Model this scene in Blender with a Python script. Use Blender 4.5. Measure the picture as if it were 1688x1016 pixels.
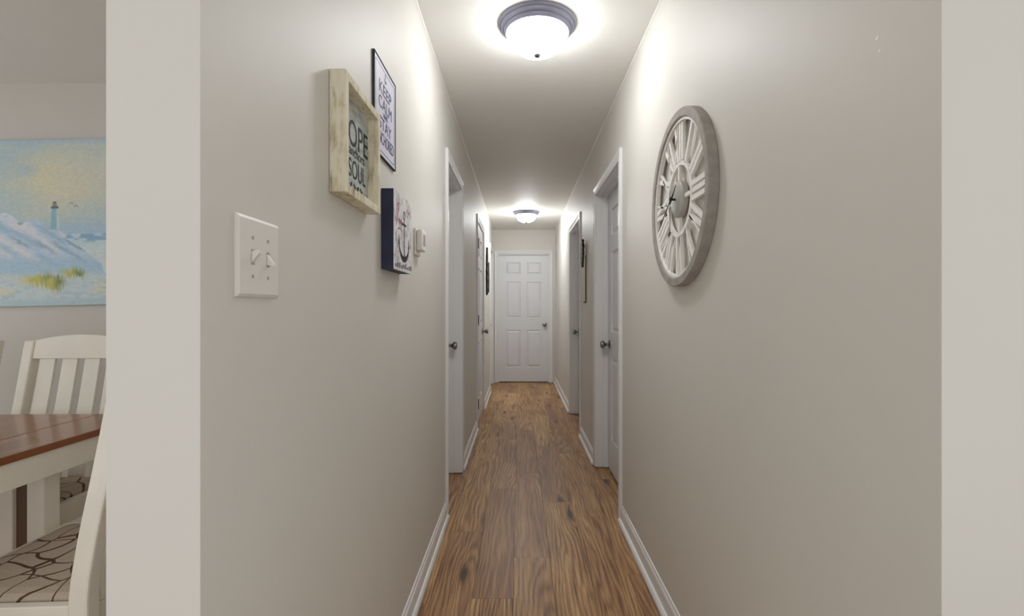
import bpy, bmesh, math, random
import numpy as np
from mathutils import Vector, Matrix, Euler
PI = math.pi
for o in list(bpy.data.objects): bpy.data.objects.remove(o)
scene = bpy.context.scene
C = scene.collection

# ------------------------------------------------------------------ camera, world, exposure
F_PX, W_PX, VPX = 810.0, 1688.0, 856.0
CAM_H, CEIL = 1.192, 2.44
cam_d = bpy.data.cameras.new('camera')
cam = bpy.data.objects.new('camera', cam_d); C.objects.link(cam)
cam.location = (0, 0, CAM_H); cam.rotation_euler = (PI/2, 0, 0)
cam_d.sensor_fit = 'HORIZONTAL'; cam_d.sensor_width = 36.0
cam_d.lens = 36.0*F_PX/W_PX
cam_d.shift_x = -(VPX-W_PX/2)/W_PX
cam_d.clip_start = 0.05
scene.camera = cam
world = bpy.data.worlds.new('world'); scene.world = world
world.use_nodes = True
bg = world.node_tree.nodes['Background']
bg.inputs[0].default_value = (1.0, 0.99, 0.975, 1); bg.inputs[1].default_value = 0.88
vs = scene.view_settings
vs.view_transform = 'Standard'; vs.look = 'None'; vs.gamma = 1.0; vs.use_curve_mapping = False
vs.exposure = 0.15
LAMP, LAMP_FAR = 38.0, 64.0
scene.cycles.max_bounces = 16; scene.cycles.diffuse_bounces = 10; scene.cycles.glossy_bounces = 4

# ------------------------------------------------------------------ materials
def srgb(r, g, b, k=1.0):
    f = lambda c: (c/255/12.92 if c/255 <= .04045 else ((c/255+.055)/1.055)**2.4)*k
    return (f(r), f(g), f(b), 1)
def new_mat(name):
    m = bpy.data.materials.new(name); m.use_nodes = True
    nt = m.node_tree; return m, nt, nt.nodes['Principled BSDF']
class N:
    """small node helper"""
    def __init__(s, nt): s.nt = nt
    def __call__(s, t, **kw):
        n = s.nt.nodes.new(t)
        for k, v in kw.items():
            if k.startswith('i_'): n.inputs[k[2:]].default_value = v
            else: setattr(n, k, v)
        return n
    def l(s, a, b): s.nt.links.new(a, b)
    def math(s, op, a, b=None):
        n = s.nt.nodes.new('ShaderNodeMath'); n.operation = op
        for i, x in enumerate((a, b)):
            if x is None: continue
            if isinstance(x, (int, float)): n.inputs[i].default_value = x
            else: s.l(x, n.inputs[i])
        return n.outputs[0]
    def mapping(s, scale, src='Object', loc=None):
        tc = s.nt.nodes.new('ShaderNodeTexCoord'); mp = s.nt.nodes.new('ShaderNodeMapping')
        mp.inputs['Scale'].default_value = scale
        s.l(tc.outputs[src], mp.inputs[0])
        if loc is not None: s.l(loc, mp.inputs['Location'])
        return mp.outputs[0]
    def ramp(s, fac, stops):
        r = s.nt.nodes.new('ShaderNodeValToRGB'); e = r.color_ramp.elements
        while len(e) < len(stops): e.new(0.5)
        for el, (p, c) in zip(e, stops): el.position = p; el.color = c
        s.l(fac, r.inputs[0]); return r.outputs[0]
    def mix(s, fac, a, b, mode='MIX'):
        n = s.nt.nodes.new('ShaderNodeMix'); n.data_type = 'RGBA'; n.blend_type = mode
        if isinstance(fac, (int, float)): n.inputs[0].default_value = fac
        else: s.l(fac, n.inputs[0])
        for i, x in ((6, a), (7, b)):
            if isinstance(x, tuple): n.inputs[i].default_value = x
            else: s.l(x, n.inputs[i])
        return n.outputs[2]

def paint(name, col, rough=.45, spec=.5, bump=.0, bscale=250, vary=.03, metal=0, vscale=3.0):
    m, nt, b = new_mat(name); n = N(nt)
    no = n('ShaderNodeTexNoise', i_Scale=vscale, i_Detail=4.0); n.l(n.mapping((1, 1, 1)), no.inputs[0])
    c2 = tuple(x*(1-vary*2) for x in col[:3])+(1,)
    n.l(n.ramp(no.outputs[0], [(.35, c2), (.65, col)]), b.inputs['Base Color'])
    b.inputs['Roughness'].default_value = rough; b.inputs['Metallic'].default_value = metal
    b.inputs['Specular IOR Level'].default_value = spec
    if bump:
        n2 = n('ShaderNodeTexNoise', i_Scale=bscale, i_Detail=2.0); n.l(n.mapping((1, 1, 1)), n2.inputs[0])
        bp = n('ShaderNodeBump', i_Strength=bump, i_Distance=.001); n.l(n2.outputs[0], bp.inputs['Height'])
        n.l(bp.outputs[0], b.inputs['Normal'])
    return m

M = {}
M['wall'] = paint('wall_paint', srgb(213, 210.3, 203.5), .52, .32, .12, 180, .01)
M['ceiling'] = paint('ceiling_paint', srgb(236, 235, 230), .6, .3, .1, 120, .01)
M['trim'] = paint('white_trim', srgb(226, 226, 226), .35, .5, 0, 1, .01)
M['door'] = paint('white_door', srgb(222, 223, 226), .38, .5, .05, 300, .01)
M['plate'] = paint('white_plastic', srgb(224, 222, 216), .35, .5, 0, 1, .01)
M['nickel'] = paint('satin_nickel', (.27, .265, .26, 1), .26, .5, 0, 1, .05, 1)
M['hinge'] = paint('dark_hinge', (.12, .11, .10, 1), .4, .5, 0, 1, .05, .8)
M['lampring'] = paint('brushed_blue_grey_metal', (.34, .35, .46, 1), .40, .5, 0, 1, .06, .5)
M['black'] = paint('black_paint', (.012, .011, .010, 1), .5, .4)
M['navy'] = paint('navy_paint', srgb(46, 50, 76), .55, .35, .1, 60, .12, 0, 30)
M['ink_navy'] = paint('navy_ink', srgb(62, 64, 100), .6)
M['ink_grey'] = paint('charcoal_ink', srgb(62, 70, 72), .7, .2, 0, 1, .2, 0, 60)
M['ink_red'] = paint('faded_red_ink', srgb(165, 95, 105), .7)
M['lavender'] = paint('pale_lavender_sheet', srgb(216, 214, 232), .5, .4, 0, 1, .02)
M['rim'] = paint('grey_washed_rim', srgb(166, 161, 154), .6, .3, .2, 90, .10, 0, 25)
M['numeral'] = paint('white_numeral', srgb(238, 236, 232), .5, .4, 0, 1, .01)
M['clockdisc'] = paint('pale_grey_disc', srgb(178, 176, 170), .5, .4, 0, 1, .05)
M['cream'] = paint('cream_painted_wood', srgb(246, 242, 230), .4, .45, .05, 60, .03, 0, 8)
M['darkgap'] = paint('dark_brown_wood', srgb(110, 88, 72), .6, .3)
M['slot'] = paint('pale_grey_slot', srgb(168, 164, 156), .5)
M['screen'] = paint('grey_display', srgb(120, 122, 118), .3)
M['iron'] = paint('dark_iron', (.03, .028, .024, 1), .5, .4, .4, 60, .3, .3, 30)
M['cream_board'] = paint('ivory_board', srgb(214, 206, 188), .5)

def emit(name, col, s):
    m, nt, b = new_mat(name)
    b.inputs['Base Color'].default_value = (.9, .9, .9, 1)
    b.inputs['Emission Color'].default_value = col; b.inputs['Emission Strength'].default_value = s
    b.inputs['Roughness'].default_value = .25
    return m
M['dome'] = emit('lit_frosted_glass', (.97, .985, 1.0, 1), LAMP)
M['dome_far'] = emit('lit_frosted_glass_brighter', (.97, .985, 1.0, 1), LAMP_FAR)

def plank_mat():
    m, nt, b = new_mat('oak_vinyl_plank'); n = N(nt)
    oi = n('ShaderNodeObjectInfo'); rnd = oi.outputs['Random']
    cx = n('ShaderNodeCombineXYZ')
    n.l(n.math('MULTIPLY', rnd, 37.0), cx.inputs[0]); n.l(n.math('MULTIPLY', rnd, 91.0), cx.inputs[1]); n.l(n.math('MULTIPLY', rnd, 53.0), cx.inputs[2])
    off = cx.outputs[0]
    # knots
    vo = n('ShaderNodeTexVoronoi', i_Scale=1.0, feature='F1', voronoi_dimensions='2D'); n.l(n.mapping((3.4, .78, 1), loc=off), vo.inputs['Vector'])
    kd = vo.outputs['Distance']
    fall = n.math('POWER', n.math('SUBTRACT', 1.0, n.math('MINIMUM', n.math('MULTIPLY', kd, 2.4), 1.0)), 2.0)
    no = n('ShaderNodeTexNoise', i_Scale=1.0, i_Detail=3.0, i_Roughness=.5); n.l(n.mapping((5.0, .55, 1), loc=off), no.inputs[0])
    sep = n('ShaderNodeSeparateXYZ'); n.l(n.mapping((1, 1, 1)), sep.inputs[0])
    h = n.math('ADD', n.math('ADD', n.math('MULTIPLY', sep.outputs[0], 260.0), n.math('MULTIPLY', no.outputs[0], 85.0)), n.math('MULTIPLY', fall, 16.0))
    rings = n.math('ADD', n.math('MULTIPLY', n.math('SINE', h), .5), .5)
    rings = n.math('POWER', rings, 0.7)
    fi = n('ShaderNodeTexNoise', i_Scale=1.0, i_Detail=5.0, i_Roughness=.65); n.l(n.mapping((120, 4.5, 1), loc=off), fi.inputs[0])
    big = n('ShaderNodeTexNoise', i_Scale=1.0, i_Detail=2.0); n.l(n.mapping((9, 1.3, 1), loc=off), big.inputs[0])
    v = n.math('ADD', n.math('ADD', n.math('MULTIPLY', rings, .17), n.math('MULTIPLY', fi.outputs[0], .70)), n.math('MULTIPLY', big.outputs[0], .42))
    v = n.math('SUBTRACT', v, n.math('MULTIPLY', rnd, .10))
    col = n.ramp(v, [(.40, srgb(78, 50, 29)), (.51, srgb(132, 93, 58)), (.62, srgb(166, 126, 82)), (.80, srgb(206, 170, 122))])
    col = n.mix(n.math('MULTIPLY', rnd, .45), col, srgb(152, 116, 94))
    kn = n.math('MULTIPLY', n.math('SUBTRACT', .085, n.math('MINIMUM', kd, .085)), 16.0)
    col = n.mix(n.math('MINIMUM', kn, .85), col, srgb(58, 40, 28))
    n.l(col, b.inputs['Base Color'])
    n.l(n.math('ADD', n.math('MULTIPLY', fi.outputs[0], .25), .30), b.inputs['Roughness'])
    b.inputs['Specular IOR Level'].default_value = .4
    bp = n('ShaderNodeBump', i_Strength=.25, i_Distance=.0006); n.l(v, bp.inputs['Height']); n.l(bp.outputs[0], b.inputs['Normal'])
    return m
M['plank'] = plank_mat()
M['subfloor'] = paint('dark_subfloor', srgb(70, 48, 34), .8, .2)

def wood_top():
    m, nt, b = new_mat('polished_brown_wood'); n = N(nt)
    oi = n('ShaderNodeObjectInfo'); cx = n('ShaderNodeCombineXYZ'); n.l(n.math('MULTIPLY', oi.outputs['Random'], 40.0), cx.inputs[0])
    no = n('ShaderNodeTexNoise', i_Scale=1.0, i_Detail=5.0, i_Distortion=.6); n.l(n.mapping((30, 2.2, 2), loc=cx.outputs[0]), no.inputs[0])
    n.l(n.ramp(no.outputs[0], [(.3, srgb(104, 56, 28)), (.5, srgb(146, 86, 48)), (.75, srgb(176, 112, 66))]), b.inputs['Base Color'])
    b.inputs['Roughness'].default_value = .16; b.inputs['Specular IOR Level'].default_value = .7
    return m
M['tabletop'] = wood_top()

def weathered():
    m, nt, b = new_mat('weathered_cream_wood'); n = N(nt)
    no = n('ShaderNodeTexNoise', i_Scale=1.0, i_Detail=6.0, i_Roughness=.7); n.l(n.mapping((60, 60, 14)), no.inputs[0])
    n2 = n('ShaderNodeTexNoise', i_Scale=14.0, i_Detail=3.0); n.l(n.mapping((1, 1, 1)), n2.inputs[0])
    v = n.math('ADD', n.math('MULTIPLY', no.outputs[0], .65), n.math('MULTIPLY', n2.outputs[0], .35))
    n.l(n.ramp(v, [(.36, srgb(120, 104, 82)), (.42, srgb(196, 185, 155)), (.52, srgb(226, 218, 194)), (.7, srgb(234, 230, 216))]), b.inputs['Base Color'])
    b.inputs['Roughness'].default_value = .75
    bp = n('ShaderNodeBump', i_Strength=.4, i_Distance=.001); n.l(v, bp.inputs['Height']); n.l(bp.outputs[0], b.inputs['Normal'])
    return m
M['weathered'] = weathered()
def washed(name, a, b_, c, sc=(14, 14, 50)):
    m, nt, b = new_mat(name); n = N(nt)
    no = n('ShaderNodeTexNoise', i_Scale=1.0, i_Detail=6.0, i_Roughness=.7); n.l(n.mapping(sc), no.inputs[0])
    n.l(n.ramp(no.outputs[0], [(.36, a), (.5, b_), (.64, c)]), b.inputs['Base Color'])
    b.inputs['Roughness'].default_value = .8
    return m
M['washboard'] = washed('grey_washed_board', srgb(136, 142, 136), srgb(176, 182, 178), srgb(204, 206, 202))
M['whitewash'] = washed('distressed_white_board', srgb(150, 148, 160), srgb(218, 216, 216), srgb(232, 230, 228), (40, 40, 30))
M['fabric'] = None
def fabric():
    m, nt, b = new_mat('taupe_lattice_fabric'); n = N(nt)
    mp0 = n.mapping((1, 1, 1)); ds = n('ShaderNodeTexNoise', i_Scale=9.0, i_Detail=0.0); n.l(mp0, ds.inputs[0])
    va = n('ShaderNodeVectorMath', operation='MULTIPLY_ADD'); va.inputs[1].default_value = (.09, .09, 0); n.l(ds.outputs['Color'], va.inputs[0]); n.l(mp0, va.inputs[2]); mp = va.outputs[0]
    def edge(scale, rand, off, w):
        mpn = n('ShaderNodeMapping'); mpn.inputs['Scale'].default_value = scale; mpn.inputs['Location'].default_value = off
        n.l(mp, mpn.inputs[0])
        v = n('ShaderNodeTexVoronoi', feature='DISTANCE_TO_EDGE', voronoi_dimensions='2D', i_Scale=1.0, i_Randomness=rand); n.l(mpn.outputs[0], v.inputs['Vector'])
        return n.math('LESS_THAN', v.outputs['Distance'], w)
    a = edge((9.0, 6.0, 1), .62, (.3, .1, 0), .024)
    c = edge((5.0, 9.5, 1), .70, (4.3, 2.6, 0), .024)
    line = n.math('MAXIMUM', a, c)
    wv = n('ShaderNodeTexNoise', i_Scale=600.0); n.l(mp, wv.inputs[0])
    base = n.ramp(wv.outputs[0], [(.3, srgb(178, 163, 148)), (.7, srgb(205, 191, 175))])
    n.l(n.mix(line, base, srgb(98, 74, 62)), b.inputs['Base Color'])
    b.inputs['Roughness'].default_value = .9; b.inputs['Specular IOR Level'].default_value = .15
    return m
M['fabric'] = fabric()

# ------------------------------------------------------------------ mesh helpers
def obj(name, bm, mat, parent=None, loc=None, smooth=False, bevel=0, seg=2):
    me = bpy.data.meshes.new(name)
    if isinstance(bm, bmesh.types.BMesh):
        bmesh.ops.recalc_face_normals(bm, faces=bm.faces[:])
        bm.to_mesh(me); bm.free()
    else: me = bm
    o = bpy.data.objects.new(name, me); C.objects.link(o)
    if mat is not None:
        me.materials.clear(); me.materials.append(M[mat] if isinstance(mat, str) else mat)
    if parent is not None: o.parent = parent
    if loc is not None: o.location = loc
    if smooth:
        for p in me.polygons: p.use_smooth = True
    if bevel:
        md = o.modifiers.new('bevel', 'BEVEL'); md.width = bevel; md.segments = seg; md.limit_method = 'ANGLE'
    return o
def box(bm, x0, x1, y0, y1, z0, z1):
    v = [bm.verts.new(p) for p in ((x0,y0,z0),(x1,y0,z0),(x1,y1,z0),(x0,y1,z0),(x0,y0,z1),(x1,y0,z1),(x1,y1,z1),(x0,y1,z1))]
    for f in ((0,3,2,1),(4,5,6,7),(0,1,5,4),(1,2,6,5),(2,3,7,6),(3,0,4,7)): bm.faces.new([v[i] for i in f])
    return bm
def bx(*a): return box(bmesh.new(), *a)
def loft(bm, rings, cap=True, close=True):
    vs_ = [[bm.verts.new(p) for p in r] for r in rings]
    n = len(rings[0])
    for a, b in zip(vs_[:-1], vs_[1:]):
        for i in range(n if close else n-1):
            j = (i+1) % n; bm.faces.new((a[i], a[j], b[j], b[i]))
    if cap: bm.faces.new(vs_[0][::-1]); bm.faces.new(vs_[-1])
    return bm
def lathe(prof, axis='z', seg=48):
    """prof: list of (r, h). Axis z: h along z; axis 'y': h along -y (out of a wall)"""
    bm = bmesh.new(); rings = []
    for r, h in prof:
        ring = []
        for k in range(seg):
            a = 2*PI*k/seg
            p = (r*math.cos(a), r*math.sin(a), h) if axis == 'z' else (r*math.cos(a), -h, r*math.sin(a))
            ring.append(bm.verts.new(p))
        rings.append(ring)
    for a, b in zip(rings[:-1], rings[1:]):
        for i in range(seg):
            j = (i+1) % seg; bm.faces.new((a[i], a[j], b[j], b[i]))
    return bm, rings
def lathe_obj(name, prof, mat, parent, axis='z', seg=48, loc=None, closed=False, caps=True):
    bm, r = lathe(prof, axis, seg)
    if closed:
        a, b = r[-1], r[0]
        for i in range(seg):
            j = (i+1) % seg; bm.faces.new((a[i], a[j], b[j], b[i]))
    elif caps:
        bm.faces.new(r[0]); bm.faces.new(r[-1])
    o = obj(name, bm, mat, parent, loc, smooth=True)
    md = o.modifiers.new('edges', 'EDGE_SPLIT'); md.split_angle = math.radians(38)
    return o
def prism(pts, y0, y1):
    """polygon in x,z extruded along y"""
    bm = bmesh.new()
    return loft(bm, [[(x, y0, z) for x, z in pts], [(x, y1, z) for x, z in pts]])
def tube(path, r, seg=8, flat=1.0):
    bm = bmesh.new(); rings = []
    P = [Vector(p) for p in path]
    for i, p in enumerate(P):
        t = (P[min(i+1, len(P)-1)]-P[max(i-1, 0)]).normalized()
        u = t.cross(Vector((0, 1, 0)))
        if u.length < .01: u = t.cross(Vector((1, 0, 0)))
        u.normalize(); w = u.cross(t).normalized()
        rr = r(i/(len(P)-1)) if callable(r) else r
        rings.append([tuple(p+u*math.cos(2*PI*k/seg)*rr+w*math.sin(2*PI*k/seg)*rr*flat) for k in range(seg)])
    return loft(bm, rings)
def spline(pts, n=8):
    P = [Vector(p) for p in pts]; P = [2*P[0]-P[1]]+P+[2*P[-1]-P[-2]]
    out = []
    for i in range(1, len(P)-2):
        for k in range(n):
            t = k/n; a, b, c, d = P[i-1:i+3]
            out.append(.5*((2*b)+(c-a)*t+(2*a-5*b+4*c-d)*t*t+(3*b-a-3*c+d)*t**3))
    out.append(P[-2]); return out
def empty(name, loc, rz=0):
    o = bpy.data.objects.new(name, None); C.objects.link(o)
    o.location = loc; o.rotation_euler = (0, 0, rz); o.empty_display_size = .1
    return o
def tag(o, label, cat=None, group=None, kind=None):
    o['label'] = label
    if cat: o['category'] = cat
    if group: o['group'] = group
    if kind: o['kind'] = kind
    return o
def text_mesh(s, size_x, size_z, x, z, y, name='lettering', mat='ink_grey', parent=None, align='CENTER', thick=.0006):
    """flat lettering in the x,z plane facing -y, fitted to size_x by size_z with its centre at x, z"""
    cu = bpy.data.curves.new(name, 'FONT'); cu.body = s; cu.extrude = 0; cu.resolution_u = 4
    to = bpy.data.objects.new(name, cu); C.objects.link(to)
    bpy.context.view_layer.update()
    me = bpy.data.meshes.new_from_object(to.evaluated_get(bpy.context.evaluated_depsgraph_get()))
    bpy.data.objects.remove(to); bpy.data.curves.remove(cu)
    n = len(me.vertices); co = np.empty(n*3, np.float32); me.vertices.foreach_get('co', co); co = co.reshape(-1, 3)
    mn, mx = co.min(0), co.max(0); c = (mn+mx)/2; sz = mx-mn
    out = np.zeros_like(co)
    out[:, 0] = (co[:, 0]-c[0])/sz[0]*size_x+x
    out[:, 2] = (co[:, 1]-c[1])/sz[1]*size_z+z
    out[:, 1] = y
    me.vertices.foreach_set('co', out.ravel())
    bm = bmesh.new(); bm.from_mesh(me); bpy.data.meshes.remove(me)
    r = bmesh.ops.extrude_face_region(bm, geom=bm.faces[:])
    for v in [g for g in r['geom'] if isinstance(g, bmesh.types.BMVert)]: v.co.y -= thick
    return obj(name, bm, mat, parent)

XL, XR = -0.42, 0.575            # hall faces of the two long walls
T = 0.124                        # wall thickness
YL0, YR0, YE = 0.647, 0.669, 7.836
YD = 2.725                       # far wall of the dining room
XW, XE, YS, YN = -3.8, 2.6, -0.5, 8.2
LW, RW = PI/2, -PI/2             # local frame of things hung on the left / right wall: x to the viewer's right, -y out of the wall

# ------------------------------------------------------------------ floor (planks are parts)
PW, PL_, GAP = 0.17, 1.22, 0.0004
fl = obj('floor', bx(XW, XE, YS, YN, -.06, -.008), 'subfloor'); tag(fl, 'brown wood-look plank floor running down the hallway', kind='structure')
def plank_mesh(L):
    bm = bmesh.new(); w, l, c = PW/2-GAP, L/2-GAP, .0005
    loft(bm, [[(-w,-l,-.008),(w,-l,-.008),(w,l,-.008),(-w,l,-.008)], [(-w,-l,-c),(w,-l,-c),(w,l,-c),(-w,l,-c)],
              [(-w+c,-l+c,0),(w-c,-l+c,0),(w-c,l-c,0),(-w+c,l-c,0)]])
    bmesh.ops.recalc_face_normals(bm, faces=bm.faces[:])
    me = bpy.data.meshes.new('plank'); bm.to_mesh(me); bm.free(); me.materials.append(M['plank']); return me
full = plank_mesh(PL_); rng = random.Random(5)
joint = {-1: 2.016, 0: 2.346, 2: 2.807, -2: 2.62, 1: 3.02, 3: 2.2, -3: 3.2}
cache = {}
for k in range(-20, 5):
    x = -.025+PW*(k+.5)
    y1 = YE+.25 if k >= -4 else YD+.15
    j0 = joint.get(k, rng.uniform(1.6, 2.8))
    y = j0-PL_*math.ceil((j0-YS)/PL_)
    while y < y1:
        a, b = max(y, YS), min(y+PL_, y1)
        if b-a > .03:
            L = round(b-a, 3)
            me = full if abs(L-PL_) < .002 else cache.setdefault(L, None) or cache.__setitem__(L, plank_mesh(L)) or cache[L]
            p = bpy.data.objects.new('plank', me); C.objects.link(p); p.parent = fl; p.location = (x, (a+b)/2, 0)
        y += PL_

# ------------------------------------------------------------------ ceiling, walls
ce = obj('ceiling', bx(XW, XE, YS, YN, CEIL, CEIL+.1), 'ceiling'); tag(ce, 'plain off-white ceiling over hallway and dining room', kind='structure')

CW, REV = .056, .004
# (y0,y1) clear openings in the long walls, each with its clear height
L_OPEN = [(2.853, 3.541, 2.045), (4.862, 5.690, 2.055), (7.012, 7.716, 2.055)]
R_OPEN = [(2.803, 3.670, 2.030), (4.628, 5.520, 2.030)]
JT = .018
def long_wall(x0, x1, y0, y1, openings):
    bm = bmesh.new(); y = y0
    for a, b, h in openings:
        box(bm, x0, x1, y, a-JT, 0, CEIL); box(bm, x0, x1, a-JT, b+JT, h+JT, CEIL); y = b+JT
    box(bm, x0, x1, y, y1, 0, CEIL)
    return bm
wl = obj('wall_left', long_wall(XL-T, XL, YL0, YE, L_OPEN), 'wall'); tag(wl, 'warm light grey left hallway wall with signs hung on it', kind='structure')
wr = obj('wall_right', long_wall(XR, XR+T, YR0, YE, R_OPEN), 'wall'); tag(wr, 'warm light grey right hallway wall holding the round clock', kind='structure')
o = obj('wall_entry', bx(XR+T, XE, YR0, YR0+T, 0, CEIL), 'wall'); tag(o, 'light grey wall turning off at the right of the hallway mouth', kind='structure')
EXC, EOW, EOH = .068, .808, 2.052
bm = bmesh.new()
box(bm, XL-T, EXC-EOW/2-JT, YE, YE+T, 0, CEIL); box(bm, EXC+EOW/2+JT, XR+T, YE, YE+T, 0, CEIL); box(bm, EXC-EOW/2-JT, EXC+EOW/2+JT, YE, YE+T, EOH+JT, CEIL)
o = obj('wall_end', bm, 'wall'); tag(o, 'light grey end wall of the hallway around the white door', kind='structure')
o = obj('wall_dining', bx(XW, XL-T, YD, YD+T, 0, CEIL), 'wall'); tag(o, 'light grey dining room wall carrying the seascape painting', kind='structure')
# unseen shells of the rooms behind the doors, added to keep door gaps dark
o = obj('wall_outer', bx(XE, XE+.1, YR0, YN, 0, CEIL), 'wall'); tag(o, 'unseen outer wall of the rooms on the right, added to block light', kind='structure')
o = obj('wall_back', bx(XW, XE, YN, YN+.1, 0, CEIL), 'wall'); tag(o, 'unseen outer wall of the rooms behind the hallway, added to block light', kind='structure')
o = obj('wall_side', bx(XW-.1, XW, YD+T, YN, 0, CEIL), 'wall'); tag(o, 'unseen outer wall of the rooms on the left, added to block light', kind='structure')
# unseen west wall of the dining room; glazed opening added, widened for more light
GY0, GY1, GZ0, GZ1 = -.42, 2.58, .06, 2.32
bm = bmesh.new()
box(bm, XW-.1, XW, YS, GY0, 0, CEIL); box(bm, XW-.1, XW, GY1, YD+T, 0, CEIL); box(bm, XW-.1, XW, GY0, GY1, GZ1, CEIL); box(bm, XW-.1, XW, GY0, GY1, 0, GZ0)
o = obj('wall_west', bm, 'wall'); tag(o, 'unseen light grey dining room side wall with an added wide glazed opening', kind='structure')
wn = empty('added_window_1', (XW, (GY0+GY1)/2, GZ0)); tag(wn, 'unseen wide white-framed glazed opening added to let light into the dining room', kind='structure')
gw, gh = (GY1-GY0)/2, GZ1-GZ0
for q in ((-gw, -gw+.06, 0, gh), (gw-.06, gw, 0, gh), (-.03, .03, .06, gh-.06), (-gw+.06, gw-.06, 0, .06), (-gw+.06, gw-.06, gh-.06, gh)):
    obj('window_frame', bx(-.09, -.02, q[0], q[1], q[2], q[3]), 'trim', wn)
mg, ntg, bg_ = new_mat('clear_glass'); ng = N(ntg)
tr = ng('ShaderNodeBsdfTransparent'); gl = ng('ShaderNodeBsdfGlossy', i_Roughness=.02); mx = ng('ShaderNodeMixShader', i_Fac=.06)
ng.l(tr.outputs[0], mx.inputs[1]); ng.l(gl.outputs[0], mx.inputs[2]); ng.l(mx.outputs[0], ntg.nodes['Material Output'].inputs[0])
for q in ((-gw+.06, -.03), (.03, gw-.06)): obj('pane', bx(-.058, -.052, q[0], q[1], .06, gh-.06), mg, wn)
# filled screw holes on the right wall
for yy, zz, r in ((.789, 1.191+.434, .0042), (.784, 1.191+.411, .0034)):
    bm, rg = lathe([(r, 0), (r*.6, .0006)], 'y', 12); bm.faces.new(rg[-1])
    p = obj('filler_patch', bm, 'trim', wr); p.location = (XR, yy, zz); p.rotation_euler = (0, 0, RW)

# ceiling beads
def bead(name, x, sgn, label):
    pts = [(0, 0), (sgn*.005, 0), (sgn*.0042, -.003), (sgn*.002, -.005), (0, -.0055)]
    bm = bmesh.new(); loft(bm, [[(x+a, y, CEIL+c) for a, c in pts] for y in ((YL0+.05), YE)])
    o = obj(name, bm, 'ceiling'); tag(o, label, kind='structure')
bead('trim_1', XL, 1, 'thin white bead along the left ceiling corner'); bead('trim_2', XR, -1, 'thin white bead along the right ceiling corner')

# baseboards
def base_run(x, sgn, runs, name, label, t):
    r = None
    for a, b in runs:
        bm = bmesh.new()
        pr = [(0, 0), (.012, 0), (.012, .068), (.010, .076), (.006, .080), (.0045, .090), (0, .092)]
        loft(bm, [[(x+sgn*u, y, z+.001) for u, z in pr] for y in (a, b)])
        if r is None:
            r = obj(name, bm, 'trim'); tag(r, label, kind='structure'); bb = r
        else: bb = obj('board', bm, 'trim', r)
        bm = bmesh.new()
        pr = [(.012, 0), (.012+t, 0), (.012+t, .006), (.012+t*.85, .013), (.012+t*.45, .019), (.012, .021)]
        loft(bm, [[(x+sgn*u, y, z+.001) for u, z in pr] for y in (a, b)])
        obj('shoe_moulding', bm, 'trim', r, smooth=False)
def gaps(y0, y1, ops):
    out, y = [], y0
    for a, b, h in ops: out.append((y, a-REV-CW-.002)); y = b+REV+CW+.002
    if y1-y > .02: out.append((y, y1))
    return out
base_run(XL, 1, gaps(YL0+.002, YE-.001, L_OPEN), 'baseboard_left', 'white baseboard with shoe moulding along the left wall', .013)
base_run(XR, -1, gaps(YR0+.002, YE-.001, R_OPEN), 'baseboard_right', 'white baseboard with shoe moulding along the right wall', .016)

o = obj('baseboard_dining', bx(XW, XL-T, YD-.012, YD, .001, .092), 'trim', bevel=.003); tag(o, 'white baseboard along the dining room wall', kind='structure')
for nm, q, lb in (('baseboard_jamb', (XL-T, XL, YL0-.012, YL0, .001, .092), 'short white baseboard on the end of the left hallway wall'), ('baseboard_entry', (XR, XE, YR0-.012, YR0, .001, .092), 'white baseboard on the wall right of the hallway mouth')):
    o = obj(nm, bx(*q), 'trim', bevel=.003); tag(o, lb, kind='structure')

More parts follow.
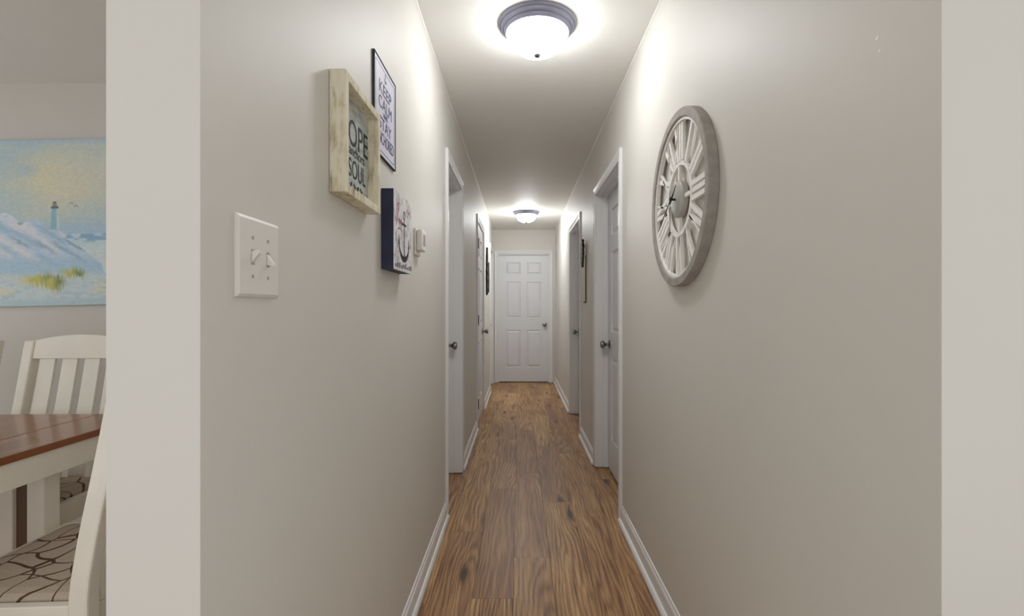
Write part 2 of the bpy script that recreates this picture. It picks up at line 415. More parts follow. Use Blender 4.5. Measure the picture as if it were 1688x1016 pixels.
# ------------------------------------------------------------------ doors
CPROF = [(0, 0), (0, .009), (.004, .012), (.012, .0125), (.020, .010), (.034, .013), (.046, .0165), (.052, .0165), (.056, .013), (.056, 0)]
def knob(parent, x, y, z):
    k = lathe_obj('door_knob', [(.011, .002), (.011, .030), (.018, .036), (.0265, .044), (.0285, .053), (.026, .062), (.018, .067), (.006, .068)], 'nickel', parent, 'y', 32, (x, y, z))
    lathe_obj('rosette', [(.033, 0), (.033, .004), (.029, .008), (.014, .010)], 'nickel', k, 'y', 32)
def door(name, label, loc, rz, ow, oh, r, knob_side, hinges=False, panels=True):
    D = empty(name, loc, rz); tag(D, label, kind='structure')
    w = ow/2; i0 = w+REV; zb = .005
    for s in (-1, 1):
        bm = bmesh.new()
        loft(bm, [[(s*(i0+u), -t, zb) for u, t in CPROF], [(s*(i0+u), -t, oh+REV+u) for u, t in CPROF]]); obj('casing', bm, 'trim', D)
        j = obj('jamb', bx(min(s*w, s*(w+JT-.0005)), max(s*w, s*(w+JT-.0005)), .0005, T-.001, zb, oh), 'trim', D)
        ys = (r-.036, r-.001) if not hinges else (r+.036, r+.066)
        obj('stop', bx(min(s*w, s*(w-.011)), max(s*w, s*(w-.011)), ys[0], ys[1], zb, oh), 'trim', D, bevel=.002)
    bm = bmesh.new(); loft(bm, [[(-(i0+u), -t, oh+REV+u) for u, t in CPROF], [(i0+u, -t, oh+REV+u) for u, t in CPROF]]); obj('casing', bm, 'trim', D)
    obj('jamb', bx(-w-JT+.0005, w+JT-.0005, .0005, T-.001, oh, oh+JT-.0005), 'trim', D)
    obj('stop', bx(-w, w, ys[0], ys[1], oh-.011, oh), 'trim', D)
    # slab: frame of stiles and rails over a thinner core, six raised panels
    x0, x1, z0, z1 = -w+.003, w-.003, .013, oh-.003
    W, H = x1-x0, z1-z0
    px = [(x0+W*.152, x0+W*.437), (x0+W*.563, x0+W*.848)]
    pz = [(z0+H*.113, z0+H*.405), (z0+H*.500, z0+H*.785), (z0+H*.845, z0+H*.938)]
    bm = bmesh.new(); y0, yc, y1 = r, r+.013, r+.037
    box(bm, x0, x1, yc, y1, z0, z1)
    xs = [x0, px[0][0], px[0][1], px[1][0], px[1][1], x1]
    for a, b in ((0, 1), (2, 3), (4, 5)): box(bm, xs[a], xs[b], y0, yc, z0, z1)
    zz = [z0, pz[0][0], pz[0][1], pz[1][0], pz[1][1], pz[2][0], pz[2][1], z1]
    for c, d in ((0, 1), (2, 3), (4, 5), (6, 7)):
        for a, b in ((1, 2), (3, 4)): box(bm, xs[a], xs[b], y0, yc, zz[c], zz[d])
    slab = obj('door_slab', bm, 'door', D)
    for a, b in px:
        for c, d in pz:
            bm = bmesh.new(); g, e = .007, .034
            loft(bm, [[(a, yc-.0002, c), (b, yc-.0002, c), (b, yc-.0002, d), (a, yc-.0002, d)],
                      [(a, y0+.0015, c), (b, y0+.0015, c), (b, y0+.0015, d), (a, y0+.0015, d)],
                      [(a+g, yc-.001, c+g), (b-g, yc-.001, c+g), (b-g, yc-.001, d-g), (a+g, yc-.001, d-g)],
                      [(a+g*2, yc-.001, c+g*2), (b-g*2, yc-.001, c+g*2), (b-g*2, yc-.001, d-g*2), (a+g*2, yc-.001, d-g*2)],
                      [(a+e, y0+.001, c+e), (b-e, y0+.001, c+e), (b-e, y0+.001, d-e), (a+e, y0+.001, d-e)]])
            obj('panel', bm, 'door', slab)
    knob(slab, knob_side*(w-.066), r, .925)
    if hinges:
        hs = -knob_side
        for hz in (.24, 1.07, 1.83):
            bm, rg = lathe([(.008, -.050), (.008, .050)], 'z', 12); bm.faces.new(rg[0]); bm.faces.new(rg[-1])
            obj('hinge', bm, 'hinge', slab, (hs*(w-.004), -.013, hz))
    return D
def ldoor(n, label, i, r, **k):
    a, b, h = L_OPEN[i]; return door(n, label, (XL, (a+b)/2, 0), LW, b-a, h, r, 1, **k)
def rdoor(n, label, i, r, **k):
    a, b, h = R_OPEN[i]; return door(n, label, (XR, (a+b)/2, 0), RW, b-a, h, r, -1, **k)
ldoor('door_1', 'recessed white door on the left just past the thermostat', 0, .088)
ldoor('door_2', 'white panel door flush in left wall with dark hinges showing', 1, .004, hinges=True)
ldoor('door_3', 'last white door on the left beside the end wall', 2, .085)
rdoor('door_4', 'recessed white door on the right just past the round clock', 0, .088)
rdoor('door_5', 'farther recessed white door on the right wall', 1, .088)
door('door_6', 'closed white six-panel door at the end of the hallway', (EXC, YE, 0), 0, EOW, EOH, .040, 1)

# ------------------------------------------------------------------ ceiling lamps
def lamp(loc, label, dome):
    Lm = empty('ceiling_light', loc); tag(Lm, label, 'ceiling light', 'flush ceiling lights in the hallway')
    lathe_obj('mounting_ring', [(.100, -.001), (.170, -.001), (.171, -.006), (.166, -.012), (.160, -.014), (.158, -.022), (.152, -.028), (.147, -.030), (.144, -.040), (.138, -.045), (.131, -.044), (.128, -.036), (.100, -.030)],
              'lampring', Lm, 'z', 64, closed=True)
    prof = [(.127, -.038)]
    for k in range(1, 15):
        a = k/15*PI/2; prof.append((.130*math.cos(a)**.80, -.040-.092*math.sin(a)))
    prof.append((.006, -.132))
    bm, rg = lathe(prof, 'z', 64); bm.faces.new(rg[-1]); bm.faces.new(rg[0])
    obj('glass_dome', bm, dome, Lm, smooth=True)
    lathe_obj('finial', [(.006, -.126), (.015, -.130), (.016, -.137), (.012, -.144), (.004, -.148)], 'nickel', Lm, 'z', 24)
lamp((.079, 2.16, CEIL), 'nearer lit glass dome ceiling light with blue-grey metal ring', 'dome')
lamp((.090, 6.39, CEIL), 'farther small lit ceiling light near the end door', 'dome_far')

# ------------------------------------------------------------------ left wall things
def on_left(name, y, z, label, cat, **k):
    return tag(empty(name, (XL, y, z), LW), label, cat, **k)
def on_right(name, y, z, label, cat, **k):
    return tag(empty(name, (XR, y, z), RW), label, cat, **k)

# light switch
s = on_left('light_switch', .786, CAM_H+.017, 'cream double toggle light switch plate on left wall', 'light switch')
w2, hh = .063, .1245
bm = bmesh.new()
loft(bm, [[(-w2, -.0003, 0), (w2, -.0003, 0), (w2, -.0003, hh), (-w2, -.0003, hh)], [(-w2, -.003, 0), (w2, -.003, 0), (w2, -.003, hh), (-w2, -.003, hh)],
          [(-w2+.005, -.0062, .005), (w2-.005, -.0062, .005), (w2-.005, -.0062, hh-.005), (-w2+.005, -.0062, hh-.005)]])
pl = obj('cover_plate', bm, 'plate', s)
for sx, up in ((-.023, 1), (.023, -1)):
    obj('toggle_slot', bx(sx-.005, sx+.005, -.0066, -.006, hh/2-.012, hh/2+.012), 'slot', s)
    bm = bmesh.new(); c = hh/2
    loft(bm, [[(sx-.0042, -.006, c-.009), (sx+.0042, -.006, c-.009), (sx+.0042, -.006, c+.009), (sx-.0042, -.006, c+.009)],
              [(sx-.0034, -.018, c+up*.009-.003), (sx+.0034, -.018, c+up*.009-.003), (sx+.0034, -.017, c+up*.009+.003), (sx-.0034, -.017, c+up*.009+.003)]])
    obj('toggle', bm, 'plate', s, bevel=.001)
    for dz in (-.030, .030):
        lathe_obj('screw', [(.0030, .006), (.0030, .0068), (.001, .0072)], 'slot', s, 'y', 12, (sx, 0, c+dz))

# HOPE box sign
y0, y1, z0, z1, d = 1.083, 1.352, CAM_H+.257, CAM_H+.529, .038
wd, ht = y1-y0, z1-z0
s = on_left('box_sign', (y0+y1)/2, z0, 'weathered cream wood box-frame sign with dark lettering, above the anchor block', 'wall sign')
h2 = wd/2; ft = .020
obj('backing_board', bx(-h2+ft, h2-ft, -.010, -.001, ft, ht-ft), 'washboard', s)
obj('frame_side', bx(-h2, -h2+ft, -d, -.001, 0, ht), 'weathered', s, bevel=.002)
obj('frame_side', bx(h2-ft, h2, -d, -.001, 0, ht), 'weathered', s, bevel=.002)
obj('frame_rail', bx(-h2+ft, h2-ft, -d, -.001, 0, ft), 'weathered', s, bevel=.002)
obj('frame_rail', bx(-h2+ft, h2-ft, -d, -.001, ht-ft, ht), 'weathered', s, bevel=.002)
text_mesh('HOPE', .205, .064, .006, ht*.635, -.0102, 'lettering', 'ink_grey', s)
text_mesh('anchors', .115, .024, .022, ht*.475, -.0102, 'lettering', 'ink_grey', s)
text_mesh('the', .028, .018, -.052, ht*.375, -.0102, 'lettering', 'ink_grey', s)
text_mesh('SOUL', .128, .046, .026, ht*.315, -.0102, 'lettering', 'ink_grey', s)
for k, (x, a) in enumerate(((-.07, .6), (-.045, -.4), (-.02, .5), (.005, -.5), (.03, .4), (.055, -.5))):      # leaf sprig under the words
    pts = [(x-.010*math.cos(a), .045-.014*math.sin(a)), (x, .045+.006), (x+.010*math.cos(a), .045+.014*math.sin(a)), (x, .045-.006)]
    obj('painted_leaf', prism(pts, -.0107, -.0101), 'ink_grey', s)
obj('painted_stem', bx(-.085, .07, -.0106, -.0101, .0442, .0458), 'ink_grey', s)

# anchor outline in x,z (unit height 1, base at 0)
def anchor(parent, x, z, h, y, mat, name='anchor_motif', w=.55):
    r = .045*h
    A = empty(name+'_tmp', (0, 0, 0)); bpy.data.objects.remove(A)
    bm = bmesh.new()
    def band(path, t):
        L = []
        P = [Vector((p[0], 0, p[1])) for p in path]
        rings = []
        for i, p in enumerate(P):
            q = (P[min(i+1, len(P)-1)]-P[max(i-1, 0)]).normalized(); nrm = Vector((-q.z, 0, q.x))
            tt = t(i/(len(P)-1)) if callable(t) else t
            a, b = p+nrm*tt, p-nrm*tt
            rings.append([(x+a.x, y, z+a.z), (x+b.x, y, z+b.z), (x+b.x, y-.0006, z+b.z), (x+a.x, y-.0006, z+a.z)])
        loft(bm, rings)
    band([(0, .06*h), (0, .80*h)], .022*h)
    band([(-.17*h, .70*h), (.17*h, .70*h)], .020*h)
    band([(math.cos(a)*.06*h, .87*h+math.sin(a)*.07*h) for a in np.linspace(-PI/2, 1.5*PI, 17)], .014*h)
    band([(math.cos(a)*w*.62*h, .36*h+math.sin(a)*.30*h) for a in np.linspace(PI*1.0, PI*2.0, 17)], lambda t: h*(.010+.045*math.sin(PI*t)))
    for sg in (-1, 1):
        band([(sg*w*.62*h, .30*h), (sg*w*.62*h, .47*h)], lambda t: h*.045*(1-t)+.0003)
    return obj(name, bm, mat, parent)

# KEEP CALM sign
y0, y1, z0, z1 = 1.403, 1.636, CAM_H+.458, CAM_H+.737
s = on_left('hanging_sign', (y0+y1)/2, z0, 'thin lavender sign with navy words hung highest on left wall', 'wall sign')
wd, ht = y1-y0, z1-z0; h2 = wd/2
obj('sheet', bx(-h2, h2, -.006, -.001, 0, ht), 'lavender', s)
for nm, b in (('edge_strip', (-h2-.003, -h2, -.008, -.001, -.003, ht+.003)), ('edge_strip', (h2, h2+.003, -.008, -.001, -.003, ht+.003)),
              ('edge_strip', (-h2, h2, -.008, -.001, -.003, 0)), ('edge_strip', (-h2, h2, -.008, -.001, ht, ht+.003))):
    obj(nm, bx(*b), 'ink_grey', s)
for b in ((-h2+.012, -h2+.014, .012, ht-.012), (h2-.014, h2-.012, .012, ht-.012), (-h2+.014, h2-.014, .012, .014), (-h2+.014, h2-.014, ht-.014, ht-.012)):
    obj('border_line', bx(b[0], b[1], -.0064, -.0059, b[2], b[3]), 'ink_navy', s)
anchor(s, 0, ht*.835, ht*.115, -.006, 'ink_navy')
text_mesh('KEEP', .135, .036, 0, ht*.735, -.0061, 'lettering', 'ink_navy', s)
text_mesh('CALM', .145, .036, 0, ht*.575, -.0061, 'lettering', 'ink_navy', s)
text_mesh('AND', .05, .016, 0, ht*.465, -.0061, 'lettering', 'ink_navy', s)
text_mesh('STAY', .135, .036, 0, ht*.355, -.0061, 'lettering', 'ink_navy', s)
text_mesh('ANCHORED', .19, .036, 0, ht*.195, -.0061, 'lettering', 'ink_navy', s)

# anchor block
y0, y1, z0, z1, d = 1.492, 1.726, CAM_H+.119, CAM_H+.364, .040
s = on_left('anchor_block', (y0+y1)/2, z0, 'navy-sided wooden block with painted anchor on white face, beside thermostat', 'wall sign')
wd, ht = y1-y0, z1-z0; h2 = wd/2
obj('block', bx(-h2, h2, -d+.002, -.001, 0, ht), 'navy', s)
obj('painted_face', bx(-h2, h2, -d, -d+.002, 0, ht), 'whitewash', s)
anchor(s, .012, .030, .178, -d, 'ink_grey', w=.62)
for pts in ([(-.095, .15), (-.085, .20), (-.07, .205), (-.075, .165), (-.09, .14)], [(-.075, .205), (-.055, .215), (-.06, .19), (-.07, .185)], [(-.06, .15), (-.05, .165), (-.04, .15), (-.03, .165), (-.02, .15)],
            [(.045, .20), (.06, .215), (.07, .20), (.085, .21)], [(-.07, .13), (-.045, .135), (-.02, .128)]):
    obj('red_script', tube([(x, -d-.0004, z) for x, z in [(p[0], p[1]) for p in [(q.x, q.y) for q in spline([(a, b, 0) for a, b in pts], 5)]]], .0022, 6, .25), 'ink_red', s)
for k in range(9):
    xx = -h2+.012+k*.0262
    obj('lettering', bx(xx, xx+.014, -d-.0005, -d, .010, .019+.004*(k % 3)), 'ink_navy', s)

# thermostat
s = on_left('thermostat', 1.997, CAM_H+.212, 'small white thermostat box on the left wall', 'thermostat')
bm = bmesh.new()
loft(bm, [[(-.044, -.001, 0), (.044, -.001, 0), (.044, -.001, .108), (-.044, -.001, .108)], [(-.044, -.010, 0), (.044, -.010, 0), (.044, -.010, .108), (-.044, -.010, .108)]])
obj('back_plate', bm, 'plate', s, bevel=.002)
obj('body', bx(-.040, .040, -.033, -.0105, .018, .104), 'plate', s, bevel=.005, seg=3)
obj('display', bx(-.014, .026, -.0338, -.0332, .040, .086), 'screen', s)

# dark carved wall hanging farther down
s = on_left('wall_hanging', 6.39, CAM_H+.165, 'dark carved metal wall hanging near the end of left wall', 'wall decor')
def wavy(x, z0, z1, w, seed):
    rg = random.Random(seed); n = 18; L, R = [], []
    for k in range(n+1):
        z = z0+(z1-z0)*k/n; t = k/n; ww = w*(.35+.65*math.sin(PI*min(max(t, .02), .98)))*(1+.28*math.sin(k*2.1+seed))
        L.append((x-ww, z)); R.append((x+ww, z))
    return L+R[::-1]
obj('carved_strip', prism(wavy(-.16, 0, .60, .075, 1), -.022, -.002), 'iron', s)
obj('carved_strip', prism(wavy(.13, .04, .44, .065, 3), -.020, -.002), 'iron', s)
for zz in (.12, .26, .38):
    obj('link_ring', tube([(math.cos(a)*.045-.01, -.010, zz+math.sin(a)*.045) for a in np.linspace(0, 2*PI, 25)], .008, 8), 'iron', s)
    obj('cross_bar', bx(-.13, .10, -.016, -.004, zz-.006, zz+.006), 'iron', s)

# ------------------------------------------------------------------ right wall things
cy, cz = 1.712, CAM_H+.378
s = on_right('wall_clock', cy, cz, 'large round open-work clock with white roman numerals on right wall', 'clock')
RO = .303
def hoop(ri, ro, y0, y1): return [(ro, y0), (ro, y1), (ri, y1), (ri, y0)]
lathe_obj('rim', [(RO, .0015), (RO, .029), (RO-.003, .0325), (RO-.028, .0325), (RO-.031, .030), (RO-.031, .0015)], 'rim', s, 'y', 96, closed=True)
lathe_obj('inner_band', hoop(RO-.040, RO-.0312, .010, .026), 'numeral', s, 'y', 96, closed=True)
lathe_obj('inner_ring', hoop(.116, .131, .010, .020), 'numeral', s, 'y', 64, closed=True)
R0, R1 = .130, .266
def stroke(bm, a, b, w, y0=-.020, y1=-.010):
    a, b = Vector(a), Vector(b); q = (b-a).normalized(); nn = Vector((-q.y, q.x))*w/2
    c = [a+nn, a-nn, b-nn, b+nn]
    loft(bm, [[(p.x, y0, p.y) for p in c], [(p.x, y1, p.y) for p in c]])
GW = {'I': .024, 'V': .046, 'X': .048}
for k, num in enumerate(('XII', 'I', 'II', 'III', 'IV', 'V', 'VI', 'VII', 'VIII', 'IX', 'X', 'XI')):
    bm = bmesh.new(); tot = sum(GW[c] for c in num); x = -tot/2
    for ch in num:
        m_ = x+GW[ch]/2; hw = GW[ch]/2-.008
        if ch == 'I': stroke(bm, (m_, R0-.002), (m_, R1), .0155)
        elif ch == 'V': stroke(bm, (m_-hw, R1), (m_, R0-.002), .016); stroke(bm, (m_+hw, R1), (m_, R0-.002), .007)
        else: stroke(bm, (m_-hw, R1), (m_+hw, R0-.002), .016); stroke(bm, (m_+hw, R1), (m_-hw, R0-.002), .007)
        x += GW[ch]
    a = -k*PI/6
    bmesh.ops.rotate(bm, cent=(0, 0, 0), matrix=Matrix.Rotation(-a, 3, 'Y'), verts=bm.verts[:])
    obj('numeral', bm, 'numeral', s)
for k in range(4):
    bm = bmesh.new(); stroke(bm, (0, .055), (0, .118), .013); bmesh.ops.rotate(bm, cent=(0, 0, 0), matrix=Matrix.Rotation(k*PI/2, 3, 'Y'), verts=bm.verts[:]); obj('spoke', bm, 'numeral', s)
lathe_obj('center_disc', [(.062, .006), (.064, .012), (.063, .024), (.055, .029), (.02, .031)], 'clockdisc', s, 'y', 48)
lathe_obj('hub', [(.004, .031), (.004, .046), (.007, .046), (.007, .051), (.003, .052)], 'black', s, 'y', 20)
def hand(name, deg, L, w, tail, y):
    bm = bmesh.new(); pts = [(-w*.6, -tail), (w*.6, -tail), (w, L*.25), (w*.25, L), (-w*.25, L), (-w, L*.25)]
    loft(bm, [[(px, -y, pz) for px, pz in pts], [(px, -y-.0015, pz) for px, pz in pts]])
    bmesh.ops.rotate(bm, cent=(0, 0, 0), matrix=Matrix.Rotation(math.radians(deg), 3, 'Y'), verts=bm.verts[:]); obj(name, bm, 'black', s)
hand('hour_hand', 50, .060, .005, .02, .044); hand('minute_hand', 240, .175, .004, .03, .047); hand('second_hand', 180, .125, .0012, .03, .0495)

# narrow plaque between the two right doors
s = on_right('wall_plaque', 4.27, CAM_H+.055, 'narrow ivory plaque with black edge between the right-hand doors', 'wall decor')
obj('board', bx(-.048, .048, -.020, -.002, 0, .47), 'cream_board', s, bevel=.003)
obj('edge_strip', bx(.048, .053, -.008, -.002, -.006, .40), 'black', s)
obj('edge_strip', bx(-.050, .053, -.010, -.002, -.010, 0), 'black', s)
obj('carved_ornament', prism([(a+0, b+.30) for a, b in wavy(0, .0, .24, .062, 7)], -.034, -.0205), 'iron', s)
obj('hook', tube(spline([(0, -.012, .47), (.012, -.02, .50), (.04, -.024, .515), (.052, -.024, .53)], 5), .007, 8), 'iron', s)

# outlet and far switch
def plate(name, y, z, label, cat, outlet):
    s = on_right(name, y, z, label, cat)
    obj('cover_plate', bx(-.035, .035, -.006, -.0005, 0, .115), 'plate', s, bevel=.002)
    if outlet:
        for zz in (.036, .079):
            f = obj('receptacle', bx(-.016, .016, -.008, -.0055, zz-.014, zz+.014), 'plate', s, bevel=.002)
            for xx in (-.006, .006): obj('slot', bx(xx-.001, xx+.001, -.0083, -.0078, zz-.002, zz+.008), 'black', f)
    else:
        obj('toggle', bx(-.004, .004, -.016, -.0055, .055, .068), 'plate', s, bevel=.001)
plate('wall_outlet', 6.2, .33, 'small white wall outlet low beyond the right-hand doors', 'outlet', True)
plate('wall_switch', 7.42, 1.155, 'small white light switch beside the end door', 'light switch', False)

# ------------------------------------------------------------------ dining room: painting
def vnoise(x, y, sx, sy, seed):
    r = np.random.RandomState(seed); g = r.rand(64, 64)
    u, v = x/sx+seed*1.7+500, y/sy+seed*.9+500
    i, j = np.floor(u).astype(int), np.floor(v).astype(int); fu, fv = u-i, v-j
    fu, fv = fu*fu*(3-2*fu), fv*fv*(3-2*fv); A = lambda a, b: g[a % 64, b % 64]
    return (A(i, j)*(1-fu)+A(i+1, j)*fu)*(1-fv)+(A(i, j+1)*(1-fu)+A(i+1, j+1)*fu)*fv
def seascape(x, y):
    """colour of the painted seascape; x, y in units of 1/300 m, y downwards from 231 to 505"""
    c = lambda *a: np.array(a, float)
    def mixc(base, col, w): w = np.clip(w, 0, 1)[..., None]; return base*(1-w)+np.array(col, float)*w
    sm = lambda a, b, t: np.clip((t-a)/(b-a), 0, 1)**2*(3-2*np.clip((t-a)/(b-a), 0, 1))
    n1, n2, n3 = vnoise(x, y, 40, 16, 1), vnoise(x, y, 12, 4, 2), vnoise(x, y, 3.2, 1.8, 3)
    img = np.zeros(x.shape+(3,))+c(166, 190, 198)
    img = mixc(img, (206, 201, 170), 1.25*np.exp(-(((x-105)/85)**2+((y-300)/46)**2))+.35*(n1-.5))
    img = mixc(img, (196, 200, 186), .8*sm(40, 175, x)*np.exp(-((y-280)/60)**2))
    img = mixc(img, (150, 182, 204), 1.1*np.exp(-(((x-42)/22)**2+((y-282)/12)**2))*n1*.7)
    img = mixc(img, (158, 184, 206), sm(242, 231, y)*.8)
    img = mixc(img, (156, 184, 208), sm(358, 378, y)*.9)
    # sea and beach
    sea = sm(386, 389, y); img = mixc(img, (178, 203, 212), sea)
    img = mixc(img, (120, 160, 196), sea*sm(404, 396, y)*sm(.35, .7, n2)*.9)
    img = mixc(img, (196, 206, 208), sm(402, 412, y)*(.75+.5*(n3-.5)))
    # dunes
    dx = [-300, -200, -120, -60, -20, 10, 22, 36, 44, 62, 74, 90, 104, 112, 126, 140, 152, 168, 190]
    dy = [330, 352, 340, 356, 352, 350, 356, 369, 366, 362, 375, 381, 383, 393, 404, 414, 425, 436, 520]
    dl = np.interp(x, dx, dy)+2.0*(n2-.5)
    dune = sm(-1, 1.2, y-dl)
    img = mixc(img, (176, 197, 218), dune)
    diag = y-.62*x
    for d0, wdt, xa, xb, col, k in ((344, 7, -40, 60, (205, 210, 218), .8), (352, 5, 20, 100, (206, 206, 214), .8), (366, 6, 20, 70, (140, 176, 204), .7), (334, 5, 60, 110, (134, 172, 200), .7),
                                    (372, 7, -50, 20, (138, 178, 202), .8), (392, 6, -60, 100, (212, 210, 206), .7), (346, 4, 88, 140, (120, 160, 190), .7), (381, 5, 60, 100, (136, 176, 204), .7), (322, 4, 100, 150, (200, 206, 214), .8), (358, 4, -30, 40, (206, 208, 216), .7), (404, 5, -120, 30, (130, 172, 200), .6), (412, 6, -120, 20, (210, 210, 208), .6),
                                    (328, 3, 108, 140, (112, 150, 170), .7), (362, 3, 62, 92, (118, 150, 150), .5), (378, 3, 22, 50, (112, 146, 150), .6)):
        img = mixc(img, col, dune*k*np.exp(-((diag-d0+5*(n2-.5))/wdt)**2)*sm(xa-8, xa+8, x)*sm(xb+8, xb-8, x))
    img = mixc(img, (150, 185, 208), dune*sm(418, 436, y)*sm(462, 446, y)*.75)
    img = mixc(img, (112, 140, 140), sm(4, .5, np.abs(y-dl-1.5))*(n2 > .45)*(x < 40)*.7*(x < 148))
    # foreground wash
    fg = sm(448, 462, y); img = mixc(img, (186, 200, 200), fg*.8)
    img = mixc(img, (206, 204, 180), fg*sm(.45, .8, n1)*.8); img = mixc(img, (150, 186, 202), fg*sm(.5, .8, n2)*.6)
    img = mixc(img, (160, 188, 196), sm(490, 500, y)*.7)
    for gx, gy, rx, ry in ((66, 462, 24, 9), (88, 468, 16, 10), (120, 452, 17, 7), (-90, 468, 30, 10)):
        g = np.exp(-(((x-gx)/rx)**2+((y-gy-3*(vnoise(x, y, 2.2, 9, 5)-.5)*4)/ry)**2)**1.5)
        img = mixc(img, (184, 182, 92), g*1.2); img = mixc(img, (88, 112, 84), g*sm(gx-4, gx+rx*.8, x)*(.5+n3))
    # lighthouse
    lw = 5.0+(y-343)*.06
    lh = ((y > 343) & (y < 380) & (np.abs(x-92.5) < lw)).astype(float)
    img = mixc(img, (132, 176, 194), lh); img = mixc(img, (196, 208, 206), lh*sm(94, 97, x)*.8)
    img = mixc(img, (84, 110, 122), ((y > 341.5) & (y < 344.5) & (np.abs(x-92.5) < 6.6))*1.0)
    img = mixc(img, (150, 128, 116), ((y > 336) & (y <= 341.5) & (np.abs(x-92.5) < 3.6))*1.0)
    img = mixc(img, (96, 84, 84), ((y > 334) & (y <= 336.2) & (np.abs(x-92.5) < 2.6))*1.0)
    for bx_, by_ in ((120, 337), (128, 342)):
        img = mixc(img, (140, 138, 130), ((np.abs((y-by_)-np.abs(x-bx_)*.9+2) < .9) & (np.abs(x-bx_) < 4))*.8)
    img = img+(n3[..., None]-.5)*12
    img = img*.84+(img.mean(-1, keepdims=True)+3)*.16
    return np.clip(img, 0, 255)
PXM = 300.0
x0p, x1p, y0p, y1p = -170.0, 236.0, 231.0, 505.0
s = empty('seascape_painting', ((0.5*(x0p+x1p)-856)/PXM*1.0, YD, CAM_H-(y1p-508)/PXM)); tag(s, 'pastel seascape canvas with lighthouse and dunes on dining room wall', 'painting')
s.rotation_euler = (0, math.radians(-1.2), 0)
nx, nz = 320, 216
gx, gz = np.meshgrid(np.linspace(x0p, x1p, nx), np.linspace(y1p, y0p, nz))
W2 = (x1p-x0p)/PXM/2; HT = (y1p-y0p)/PXM
vx = np.stack([(gx-(x0p+x1p)/2)/PXM, np.full_like(gx, -.022), (y1p-gz)/PXM], -1).reshape(-1, 3)
idx = np.arange(nx*nz).reshape(nz, nx)
fc = np.stack([idx[:-1, :-1], idx[:-1, 1:], idx[1:, 1:], idx[1:, :-1]], -1).reshape(-1, 4)
me = bpy.data.meshes.new('canvas'); me.from_pydata(vx.tolist(), [], fc.tolist())
col = seascape(gx, gz)/255.0
col = np.where(col <= .04045, col/12.92, ((col+.055)/1.055)**2.4)*1.25
ca = me.color_attributes.new('paint', 'FLOAT_COLOR', 'POINT')
ca.data.foreach_set('color', np.concatenate([col.reshape(-1, 3), np.ones((nx*nz, 1))], 1).astype(np.float32).ravel())
m, nt, b = new_mat('painted_canvas'); n = N(nt)
at = n('ShaderNodeAttribute', attribute_name='paint'); n.l(at.outputs['Color'], b.inputs['Base Color']); b.inputs['Roughness'].default_value = .6
wv = n('ShaderNodeTexNoise', i_Scale=220.0, i_Detail=3.0); n.l(n.mapping((1, 1, 1)), wv.inputs[0])
bp = n('ShaderNodeBump', i_Strength=.2, i_Distance=.001); n.l(wv.outputs[0], bp.inputs['Height']); n.l(bp.outputs[0], b.inputs['Normal'])
obj('canvas', me, m, s)
M['canvas_edge'] = paint('pale_canvas_edge', srgb(170, 186, 190), .7)
obj('stretcher', bx(-W2, W2, -.0219, -.012, 0, HT), 'canvas_edge', s)

# ------------------------------------------------------------------ dining table
TA = math.radians(1.5)
tb = empty('dining_table', (-1.945, 1.25, 0), TA); tag(tb, 'dining table with glossy brown plank top and cream painted base', 'table')
TW, TL, TZ = .92, 1.50, .76
bwid = [.205, .51, .205]; x = -TW/2
for bw in bwid:
    obj('top_plank', bx(x+.0012, x+bw-.0012, -TL/2, TL/2, TZ-.024, TZ), 'tabletop', tb, bevel=.003); x += bw
obj('apron', bx(-TW/2+.012, -TW/2+.034, -TL/2+.012, TL/2-.012, TZ-.106, TZ-.0245), 'cream', tb)
obj('apron', bx(TW/2-.034, TW/2-.012, -TL/2+.012, TL/2-.012, TZ-.106, TZ-.0245), 'cream', tb)
obj('apron', bx(-TW/2+.034, TW/2-.034, -TL/2+.012, -TL/2+.034, TZ-.106, TZ-.0245), 'cream', tb)
obj('apron', bx(-TW/2+.034, TW/2-.034, TL/2-.034, TL/2-.012, TZ-.106, TZ-.0245), 'cream', tb)
for sx in (-1, 1):
    for sy in (-1, 1):
        yc = sy*.40; xa = .285
        def bxx(a, b, *r): return bx(min(sx*a, sx*b), max(sx*a, sx*b), *r)
        g = obj('leg', bxx(.225, .275, yc-.03, yc+.03, 0, TZ-.0245), 'cream', tb, bevel=.003)
        obj('leg_post', bxx(.322, .378, yc-.03, yc+.03, 0, TZ-.0245), 'cream', g, bevel=.003)
        obj('leg_panel', bxx(.275, .322, yc-.016, yc+.016, .06, TZ-.0245), 'darkgap', g)

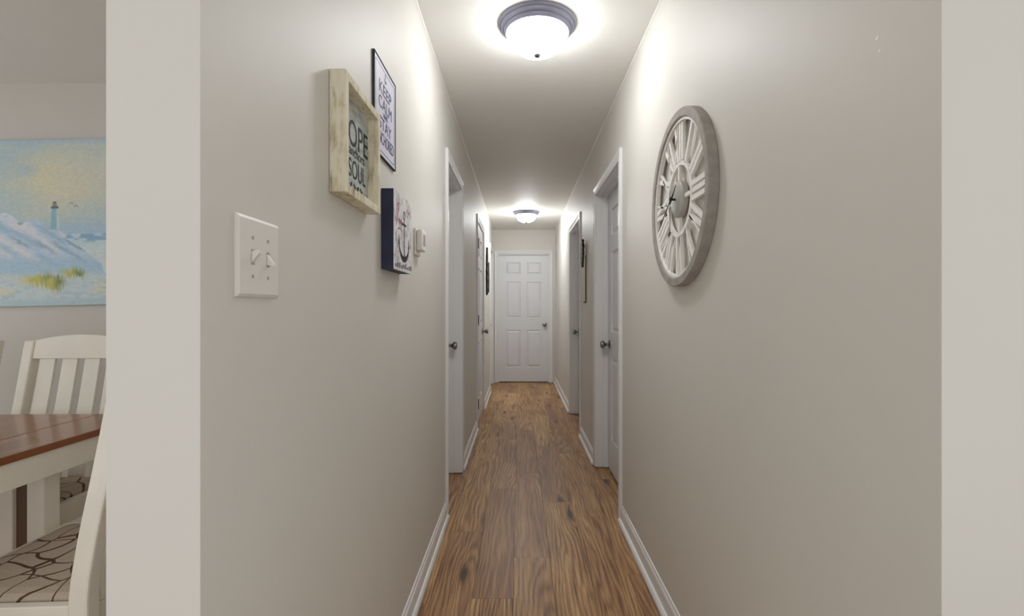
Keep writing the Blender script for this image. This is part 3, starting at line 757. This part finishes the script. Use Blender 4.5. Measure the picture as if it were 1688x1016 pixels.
# ------------------------------------------------------------------ dining chairs
CWD, SD, SZ = .50, .44, .47
back = spline([(.255, 0), (.222, .20), (.20, .44), (.215, .60), (.255, .80), (.315, 1.055)] and [(.255, 0, 0), (.222, .20, 0), (.20, .44, 0), (.218, .60, 0), (.258, .80, 0), (.305, 1.045, 0)], 6)
BY = [(p.x, p.y) for p in back]      # (y, z)
def by(z): return float(np.interp(z, [q[1] for q in BY], [q[0] for q in BY]))
def swept(x0, x1, z0, z1, t, n=14, off=0.0, yc=0.0):
    bm = bmesh.new(); rings = []
    for k in range(n+1):
        z = z0+(z1-z0)*k/n; y = by(z)+off
        rings.append([(x0, y-t/2, z), (x1, y-t/2, z), (x1, y+t/2, z), (x0, y+t/2, z)])
    return loft(bm, rings)
def chair_proto():
    r = empty('dining_chair', (0, 0, 0)); w = CWD/2
    for sg in (-1, 1):
        a, b = sorted((sg*w, sg*(w-.042)))
        obj('back_post', swept(a, b, 0, 1.045, .046, 20), 'cream', r, bevel=.005)
        a, b = sorted((sg*w, sg*(w-.042)))
        bm = bmesh.new(); loft(bm, [[(a+.006, -.232, 0), (b-.006, -.232, 0), (b-.006, -.202, 0), (a+.006, -.202, 0)], [(a, -.240, .457), (b, -.240, .457), (b, -.198, .457), (a, -.198, .457)]])
        obj('front_leg', bm, 'cream', r, bevel=.003)
        a, b = sorted((sg*(w-.004), sg*(w-.028)))
        obj('seat_rail', bx(a, b, -.198, .176, .372, .457), 'cream', r, bevel=.003)
    obj('seat_rail', bx(-w+.042, w-.042, -.236, -.212, .372, .457), 'cream', r, bevel=.003)
    obj('seat_rail', bx(-w+.042, w-.042, .180, .204, .365, .430), 'cream', r, bevel=.003)
    # cushion
    bm = bmesh.new(); rings = []
    for z, i in ((.400, .004), (.457, .001), (.464, .003), (.470, .012), (.474, .034)):
        a = w-.032-i; y0, y1 = -.210+i, .176-i
        pts = []
        for cx_, cy_, a0 in ((a-.02, y1-.02, 0), (-a+.02, y1-.02, 1), (-a+.02, y0+.02, 2), (a-.02, y0+.02, 3)):
            for k in range(5):
                an = (a0+k/4)*PI/2; pts.append((cx_+.02*math.cos(an), cy_+.02*math.sin(an), z))
        rings.append(pts)
    loft(bm, rings); obj('seat_cushion', bm, 'fabric', r, smooth=False)
    for k in range(4):
        cx_ = (k-1.5)*.0985
        obj('slat', swept(cx_-.033, cx_+.033, .432, .975, .013, 16), 'cream', r, bevel=.002)
    # crest rail, arched on top
    bm = bmesh.new(); rings = []; n = 16
    for k in range(n+1):
        xx = -w+.043+(CWD-.086)*k/n; t = (xx/(w-.043)); top = 1.072-.026*t*t
        rings.append([(xx, by(.965)-.016, .965), (xx, by(.965)+.012, .965), (xx, by(top)+.012, top), (xx, by(top)-.016, top)])
    loft(bm, rings); obj('crest_rail', bm, 'cream', r, bevel=.003)
    obj('stretcher', bx(-w+.012, -w+.030, -.205, .205, .16, .185), 'cream', r); obj('stretcher', bx(w-.030, w-.012, -.205, .205, .16, .185), 'cream', r)
    return r
ch = chair_proto()
def copy_tree(o, parent=None):
    c = o.copy(); C.objects.link(c); c.parent = parent
    for k in [q for q in o.children]: copy_tree(k, c)
    return c
spots = [((-1.965, 1.930), math.radians(1.5), 'cream slat-back dining chair standing behind the table below the painting'),
         ((-2.625, 1.945), math.radians(1.0), 'cream slat-back dining chair cut off by the left picture edge'),
         ((-1.300, 1.447), -PI/2+math.radians(3.0), 'cream dining chair with lattice-patterned seat in the foreground by the wall end')]
for i, (p, a, lb) in enumerate(spots):
    c = ch if i == 0 else copy_tree(ch)
    c.location = (p[0], p[1], 0); c.rotation_euler = (0, 0, a); tag(c, lb, 'chair', 'dining chairs around the table')
